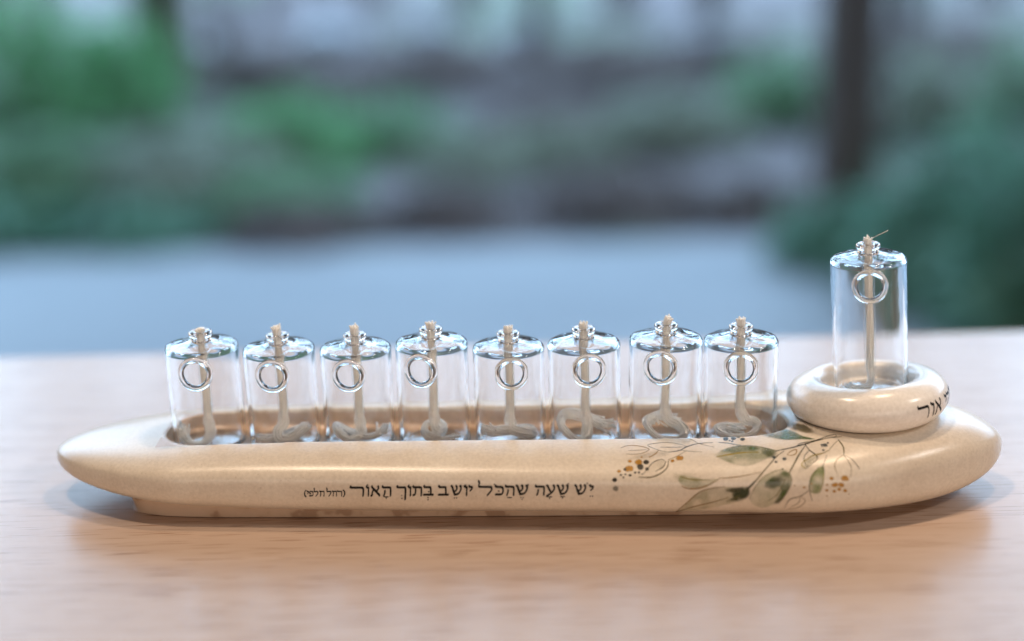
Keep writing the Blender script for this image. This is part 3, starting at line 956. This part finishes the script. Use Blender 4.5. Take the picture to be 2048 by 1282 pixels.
for x, y, r in [(343, 350, 20), (300, 390, 25), (350, 403, 15), (108, 484, 17), (155, 447, 10), (190, 442, 7), (175, 464, 8), (223, 449, 11), (262, 428, 9), (290, 427, 10), (314, 440, 7), (185, 405, 12), (1360, 403, 6)]:
    blot(x, y, r, r * .9, (52, 48, 40), .88)
blot(118, 548, 19, 17, (128, 124, 112), .8, .5)
for x, y, r in [(938, 178, 17), (992, 174, 18), (1030, 163, 13), (1060, 183, 16), (985, 197, 8), (965, 190, 7), (1375, 327, 15), (1310, 350, 10), (1297, 315, 13), (1675, 225, 16), (1650, 222, 7), (1697, 208, 9), (1652, 235, 5), (1662, 262, 9), (1690, 232, 6)]:
    blot(x, y, r * 1.1, r * .8, BL, .85)
vid = -np.ones(GX.shape, int); PV, PCOL, PF = [], [], []
need = pA > .015
nd = need.copy(); nd[:-1] |= need[1:]; nd[1:] |= need[:-1]; nd[:, :-1] |= nd[:, 1:]; nd[:, 1:] |= nd[:, :-1]
for j, i in zip(*np.nonzero(nd)):
    p = on_body(*c6(GX[j, i], GY[j, i]), .004)
    if p is not None:
        vid[j, i] = len(PV); PV.append(p); PCOL.append((*pC[j, i], pA[j, i]))
for j in range(GX.shape[0] - 1):
    for i in np.nonzero(nd[j, :-1] & nd[j, 1:] & nd[j + 1, :-1] & nd[j + 1, 1:])[0]:
        q = (vid[j, i], vid[j + 1, i], vid[j + 1, i + 1], vid[j, i + 1])
        if min(q) >= 0:
            pts_ = [PV[k] for k in q]
            if max(abs(pts_[0] - pts_[2]).max(), abs(pts_[1] - pts_[3]).max()) < .25: PF.append(q)
pme = mesh_from('painted_leaves', rel(PV), PF)
ca = pme.color_attributes.new('paint', 'FLOAT_COLOR', 'POINT')
ca.data.foreach_set('color', np.array(PCOL, dtype=np.float32).ravel())
add('painted_leaves', pme, M['print'], lamp, label='watercolour sprig of olive green leaves with ochre dots')

# ------------------------------------------------------------------ raised holder (ring-shaped pebble) for the ninth vial
holder = add('vial_holder', None, None, loc=HC, label='ivory ring-shaped ceramic holder with black Hebrew lettering, resting on the cream base', cat='holder')
holder.rotation_euler = (0, -HTILT, 0)
add('ring_body', mesh_from('ring_body', HVt, HFc, sharp=70), M['holder'], holder)
hold_bvh = BVHTree.FromPolygons([Vector(v) for v in HVt], [tuple(f) for f in HFc])
hm = Matrix.Translation(Vector(HC)) @ Matrix.Rotation(-HTILT, 4, 'Y'); hmi = hm.inverted()


# lettering wraps round the holder: measured as angle and height on its side
def on_holder(px, py, off=.006):
    a = math.radians(-90 + px); z = py
    o = Vector((4.5 * math.cos(a), 4.5 * math.sin(a), z)); d = Vector((-math.cos(a), -math.sin(a), 0))
    hit, nrm, _, _ = hold_bvh.ray_cast(o, d)
    if hit is None: return None
    if nrm.dot(d) > 0: nrm = -nrm
    return np.array(hit + nrm * off)


def holder_text(words, z0, hgt, slope, a_ref, step=.25):
    cells = set()
    zs = step * math.radians(1) * 2.8
    for name, a0, a1 in words:
        w, strokes = GL[name]
        b = z0 + slope * ((a0 + a1) / 2 - a_ref)
        I, J = np.meshgrid(np.arange(int((a0 - 2) / step), int((a1 + 2) / step)), np.arange(int((b - .3 * hgt) / zs), int((b + 1.5 * hgt) / zs)))
        U = ((I + .5) * step - a0) / (a1 - a0) * w; Vv = ((J + .5) * zs - b) / hgt
        m = ink_mask(U, Vv, strokes, .05, .10)
        cells |= set(zip(I[m].tolist(), J[m].tolist()))
    vid, V, F = {}, [], []
    for (i, j) in cells:
        q = []
        for c in ((i, j), (i + 1, j), (i + 1, j + 1), (i, j + 1)):
            if c not in vid:
                p = on_holder(c[0] * step, c[1] * zs)
                vid[c] = len(V) if p is not None else -1
                if p is not None: V.append(p)
            q.append(vid[c])
        if min(q) >= 0: F.append(q)
    return V, F


V, F = holder_text([('resh_wide', 25, 36), ('vav', 37.5, 42), ('alef', 43, 52), ('yod', 57.5, 61.5), ('he', 62.5, 70.5), ('yod', 72, 76), ('vav', 77, 81)], .62, .46, .0, 40)
add('inscription', mesh_from('inscription', V, F), M['ink'], holder, label='two words of black Hebrew lettering')

# ------------------------------------------------------------------ glass oil vials
R, WALL = 1.285, .13


def vial_meshes(Hv, tube_end, ring_z, tag):
    ro, ri = R, R - WALL
    # glass body: one closed wall with a small hole in the top for the neck
    outer = [(0, .02), (.5, .03), (R - .22, .0)] + arc(R - .16, .16, .16, -90, 0, 5)[1:] + [(R, Hv * .35), (R, Hv * .7)] + arc(R - .17, Hv - .17, .17, 0, 80, 7)
    outer += [(.85, Hv + .045), (.62, Hv + .075), (.45, Hv + .12), (.365, Hv + .16)]
    inner = [(.365, Hv + .05), (.6, Hv - .02), (.9, Hv - .05)] + arc(ri - .135, Hv - .24, .135, 80, 0, 6) + [(ri, Hv * .7), (ri, Hv * .35)] + arc(ri - .155, .28, .155, 0, -90, 5) + [(.5, .14), (0, .16)]
    Vb, Fb = lathe(outer + inner, 80, closed=False)
    for q, (x, y, z) in enumerate(Vb):        # hand-blown shoulders: the top is slightly rippled
        if z > Hv - .12 and math.hypot(x, y) > .4:
            a = math.atan2(y, x); rr_ = math.hypot(x, y)
            Vb[q] = (x, y, z + .012 * math.sin(3 * a + 4 * rr_) + .008 * math.sin(7 * a - 6 * rr_ + (1.3 if q > len(Vb) // 2 else 0)))
    ob = temp_obj(Vb, Fb)
    # filling hole cut through the front wall
    Cv, Cf = lathe([(0, -.5), (.47, -.5), (.47, .5), (0, .5)], 40, closed=False)
    Cv = [(x, -(R + .02) + z, ring_z + y) for x, y, z in Cv]
    oc = temp_obj(Cv, Cf)
    mo = ob.modifiers.new('b', 'BOOLEAN'); mo.object = oc; mo.operation = 'DIFFERENCE'; mo.solver = 'EXACT'
    me = evaluated(ob)
    V = [tuple(v.co) for v in me.vertices]; F = [tuple(p.vertices) for p in me.polygons]
    bpy.data.objects.remove(ob); bpy.data.objects.remove(oc); bpy.data.meshes.remove(me)
    shell = mesh_from('glass_body', V, F, sharp=40)
    # neck bead on the top and the wick tube hanging below it
    tr0, tr1 = .172, .205
    def fixed(name, pr, seg):
        V, F = lathe(pr, seg, closed=True)
        q = mesh_from(name, V, F, sharp=50)
        bm = bmesh.new(); bm.from_mesh(q); bmesh.ops.recalc_face_normals(bm, faces=bm.faces); bm.to_mesh(q); bm.free()
        return q
    neck = fixed('neck_bead', [(.362, Hv + .155), (.33, Hv + .24), (.325, Hv + .27)] + arc(.30, Hv + .36, .115, -60, 120, 8) + [(.20, Hv + .44), (.185, Hv + .40), (.185, Hv + .06), (.362, Hv + .06)], 48)
    tube = fixed('wick_tube', [(tr0, Hv + .05), (tr0, tube_end + .02), ((tr0 + tr1) / 2, tube_end - .03), (tr1, tube_end + .02), (tr1, Hv - .12), (.27, Hv + .0), (.36, Hv + .05)], 40)
    # thick rim of the filling hole
    V, F = [], []
    nu, nv = 56, 16
    for i in range(nu):
        a = 2 * math.pi * i / nu
        for j in range(nv):
            b = 2 * math.pi * j / nv
            q = .50 + .105 * math.cos(b)
            x = q * math.cos(a); z = q * math.sin(a)
            y = -math.sqrt(max(R * R - x * x, 0)) * .5 - .5 * R + .055 + .125 * math.sin(b)
            V.append((x, y, ring_z + z))
    for i in range(nu):
        for j in range(nv):
            F.append((i * nv + j, i * nv + (j + 1) % nv, ((i + 1) % nu) * nv + (j + 1) % nv, ((i + 1) % nu) * nv + j))
    rim = mesh_from('filling_ring', V, F)
    bm = bmesh.new(); bm.from_mesh(rim); bmesh.ops.recalc_face_normals(bm, faces=bm.faces); bm.to_mesh(rim); bm.free()
    for q in (shell, neck, rim): q.materials.append(M['glass'])
    tube.materials.append(M['thin'])
    return shell, neck, tube, rim


def wick_mesh(path, top_z, seed, fray0=.10, fray1=.5, flat=.0, rad=.145, n_str=26, loose_from=None):
    """a cotton wick: a bundle of thin strands following path (top to tail), fraying at both ends"""
    rng = np.random.default_rng(seed)
    p = catmull(path, 9); n = len(p)
    L = np.concatenate([[0], np.cumsum(np.linalg.norm(np.diff(p, axis=0), axis=1))]); tot = L[-1]
    T = np.gradient(p, axis=0); T /= np.linalg.norm(T, axis=1)[:, None] + 1e-9
    u = np.cross(T[0], [0.2, 1, 0.1]); u /= np.linalg.norm(u)
    U, Wv = [], []
    for i in range(n):
        u = u - T[i] * (u @ T[i]); u /= np.linalg.norm(u) + 1e-9
        U.append(u.copy()); Wv.append(np.cross(T[i], u))
    U, Wv = np.array(U), np.array(Wv)
    V, F = [], []
    for k in range(n_str):
        a0 = 2 * math.pi * k * .618; rr0 = rad * math.sqrt((k + .5) / n_str) * .9
        s0 = rng.normal(size=3) * fray0; s1 = rng.normal(size=3) * fray1; s1[2] = abs(s1[2]) * .25
        a = a0 + L * .5
        loose = smooth01((p[0, 2] - p[:, 2] - loose_from) / .5) if loose_from else 0 * L
        e0 = np.clip(1 - L / .2, 0, 1) ** 1.5; e1 = np.clip(1 - (tot - L) / .6, 0, 1) ** 1.4
        wob = .02 * np.sin(L * 5 + k * 2.1)
        q = p + ((rr0 + wob * loose) * (1 + .55 * loose) * np.cos(a))[:, None] * U + ((rr0 + wob * loose) * (1 - .25 * loose) * np.sin(a))[:, None] * Wv
        q = q + e0[:, None] * s0[None] * .35 + e1[:, None] * s1[None] * .45
        q = q[:n - int(rng.integers(0, 4))]
        q[:, 2] = np.maximum(q[:, 2], .17)
        rxy = np.hypot(q[:, 0], q[:, 1]); lim = R - WALL - .07
        f = np.where(rxy > lim, lim / np.maximum(rxy, 1e-6), 1); q[:, 0] *= f; q[:, 1] *= f
        tube_into(V, F, q, np.full(len(q), .03), 5)
    core = p[2:-4].copy(); core[:, 2] = np.maximum(core[:, 2], .22)
    tube_into(V, F, core, rad * np.where(core[:, 2] > TE * .8, .9, .45), 10)
    return mesh_from('wick', V, F)


HV, TE = 3.66, 1.18
shell, neck, tube_, rim = vial_meshes(HV, TE, HV - .72, 'tray')
top = HV + .62
# tails: positions inside the vial (x right, y away from the camera, z up), from the tube end downwards
TAILS = [
    [(0, 0, .6), (.05, -.05, .35), (-.1, -.35, .2), (-.5, -.6, .2), (-.85, -.35, .32), (-1.0, -.1, .75)],
    [(-.05, 0, .75), (-.22, -.15, .42), (-.1, -.4, .25), (.35, -.3, .3), (.75, -.1, .55), (.55, .2, .35), (0, .1, .22), (-.6, -.35, .22), (-.95, -.3, .25)],
    [(0, 0, .6), (.02, -.1, .3), (-.35, -.4, .25), (-.75, -.3, .45), (-.8, .1, .5), (-.4, .2, .3), (.3, -.2, .25), (.8, -.25, .4), (1.0, -.1, .5)],
    [(.02, 0, .6), (.2, -.2, .4), (.3, .1, .5), (0, .3, .55), (-.35, .1, .45), (-.25, -.3, .28), (.3, -.5, .22), (.7, -.4, .2)],
    [(0, 0, .6), (.1, -.1, .38), (.6, -.25, .35), (.85, 0, .25), (.5, .25, .3), (-.2, -.1, .36), (-.7, -.3, .42), (-1.05, -.25, .5)],
    [(.05, 0, .5), (0, -.3, .22), (-.4, -.55, .25), (-.85, -.3, .55), (-.75, .2, .85), (-.2, .35, .8), (.4, .1, .6), (1.0, -.2, .45)],
    [(.1, 0, .75), (.45, -.1, .6), (.65, -.35, .35), (.4, -.6, .22), (-.2, -.6, .24), (-.6, -.3, .45), (-.6, .1, .65), (-.2, .25, .7), (.1, .2, .6)],
    [(.15, 0, .7), (.5, .05, .6), (.6, -.1, .4), (.2, -.45, .24), (-.4, -.5, .26), (-.8, -.3, .35), (-.5, .0, .36), (0, -.1, .3)],
]
XS = [-11.03, -8.27, -5.555, -2.87, -.145, 2.54, 5.34, 8.01]
DH = [.12, .0, -.02, .14, -.03, .08, .19, .12]
RING = [-2.3, -5.4, -8.4, -17, 4, 4.8, -14.5, -8.3]
TOPS = [(0, .0), (-.02, .22), (0, .22), (0, .12), (.02, .14), (0, .12), (.12, .16), (.02, .18)]
LBL = ['clear glass oil vial at the pointed nose end of the tray',
       'glass vial second from the pointed nose of the cream base',
       'glass vial third from the pointed nose of the cream base',
       'fourth glass vial from the pointed nose of the cream base',
       'fifth glass vial from the pointed nose, with a flat frayed wick tail',
       'sixth glass vial from the pointed nose, with a wide looped wick tail',
       'glass vial above painted ochre dots, its wick tip bent sideways',
       'glass vial at the tray end next to the ivory holder']
VAR = [.012, -.006, -.014, .0, -.016, .0, .006, .014]
for i in range(8):
    loc = to_world((XS[i], .03, FLOOR - .0))
    loc = np.array([XS[i], D['OY'] + math.tan(YAW) * XS[i] + .02, FLOOR + .02])
    v_ = add('oil_vial', None, None, loc=loc, label=LBL[i], cat='oil vial', group='glass vials standing in the tray')
    v_.rotation_euler = (random.uniform(-.008, .008), random.uniform(-.013, .013), 0)
    zs = (HV + DH[i]) / HV
    for nm, me in (('glass_body', shell), ('neck_bead', neck), ('wick_tube', tube_), ('filling_ring', rim)):
        p = add(nm, me, None, v_); p.rotation_euler = (0, 0, math.radians(RING[i])); p.scale = (1 + VAR[i], 1 + VAR[i], zs)
    tx, tz = TOPS[i]
    path = [(tx, 0, (HV + .50) * zs + tz), (tx * .35, 0, (HV + .42) * zs), (0, 0, HV * .86), (.015, 0, HV * .6), (0, 0, TE + .1)] + [(x, y, .14 + (z - .14) * (1.35 if z < .6 else 1.1)) for x, y, z in TAILS[i]]
    add('wick', wick_mesh(path, 0, 10 + i, loose_from=HV - TE + .6), M['wick'], v_)

# ninth vial, taller, in the raised holder
H9 = 4.92
shell9, neck9, tube9, rim9 = vial_meshes(H9, .92, H9 - .74, 'raised')
v_ = add('oil_vial', None, None, loc=HC + np.array([math.sin(-HTILT) * .9 + .1, .05, .90 * math.cos(HTILT)]), label='taller clear glass oil vial raised in the ivory ring-shaped holder', cat='oil vial')
v_.rotation_euler = (0, -HTILT, 0)
for nm, me in (('glass_body', shell9), ('neck_bead', neck9), ('wick_tube', tube9), ('filling_ring', rim9)):
    p = add(nm, me, None, v_); p.rotation_euler = (0, 0, math.radians(-11))
path = [(.0, 0, H9 + .62), (0, 0, H9 + .4), (0, 0, H9 * .8), (.01, 0, H9 * .5), (0, 0, 1.0), (.03, 0, .7), (0, -.05, .4), (-.2, -.2, .24), (-.6, -.2, .22), (-.75, .1, .3)]
wm = wick_mesh(path, 0, 31, fray0=.2, fray1=.1, n_str=22, rad=.13)
add('wick', wm, M['wick'], v_)
V, F = [], []
tube_into(V, F, catmull([(.05, 0, H9 + .55), (.25, 0, H9 + .66), (.5, -.05, H9 + .78), (.68, -.05, H9 + .86)], 6), .009, 5)
add('loose_thread', mesh_from('loose_thread', V, F), M['wick'], v_)
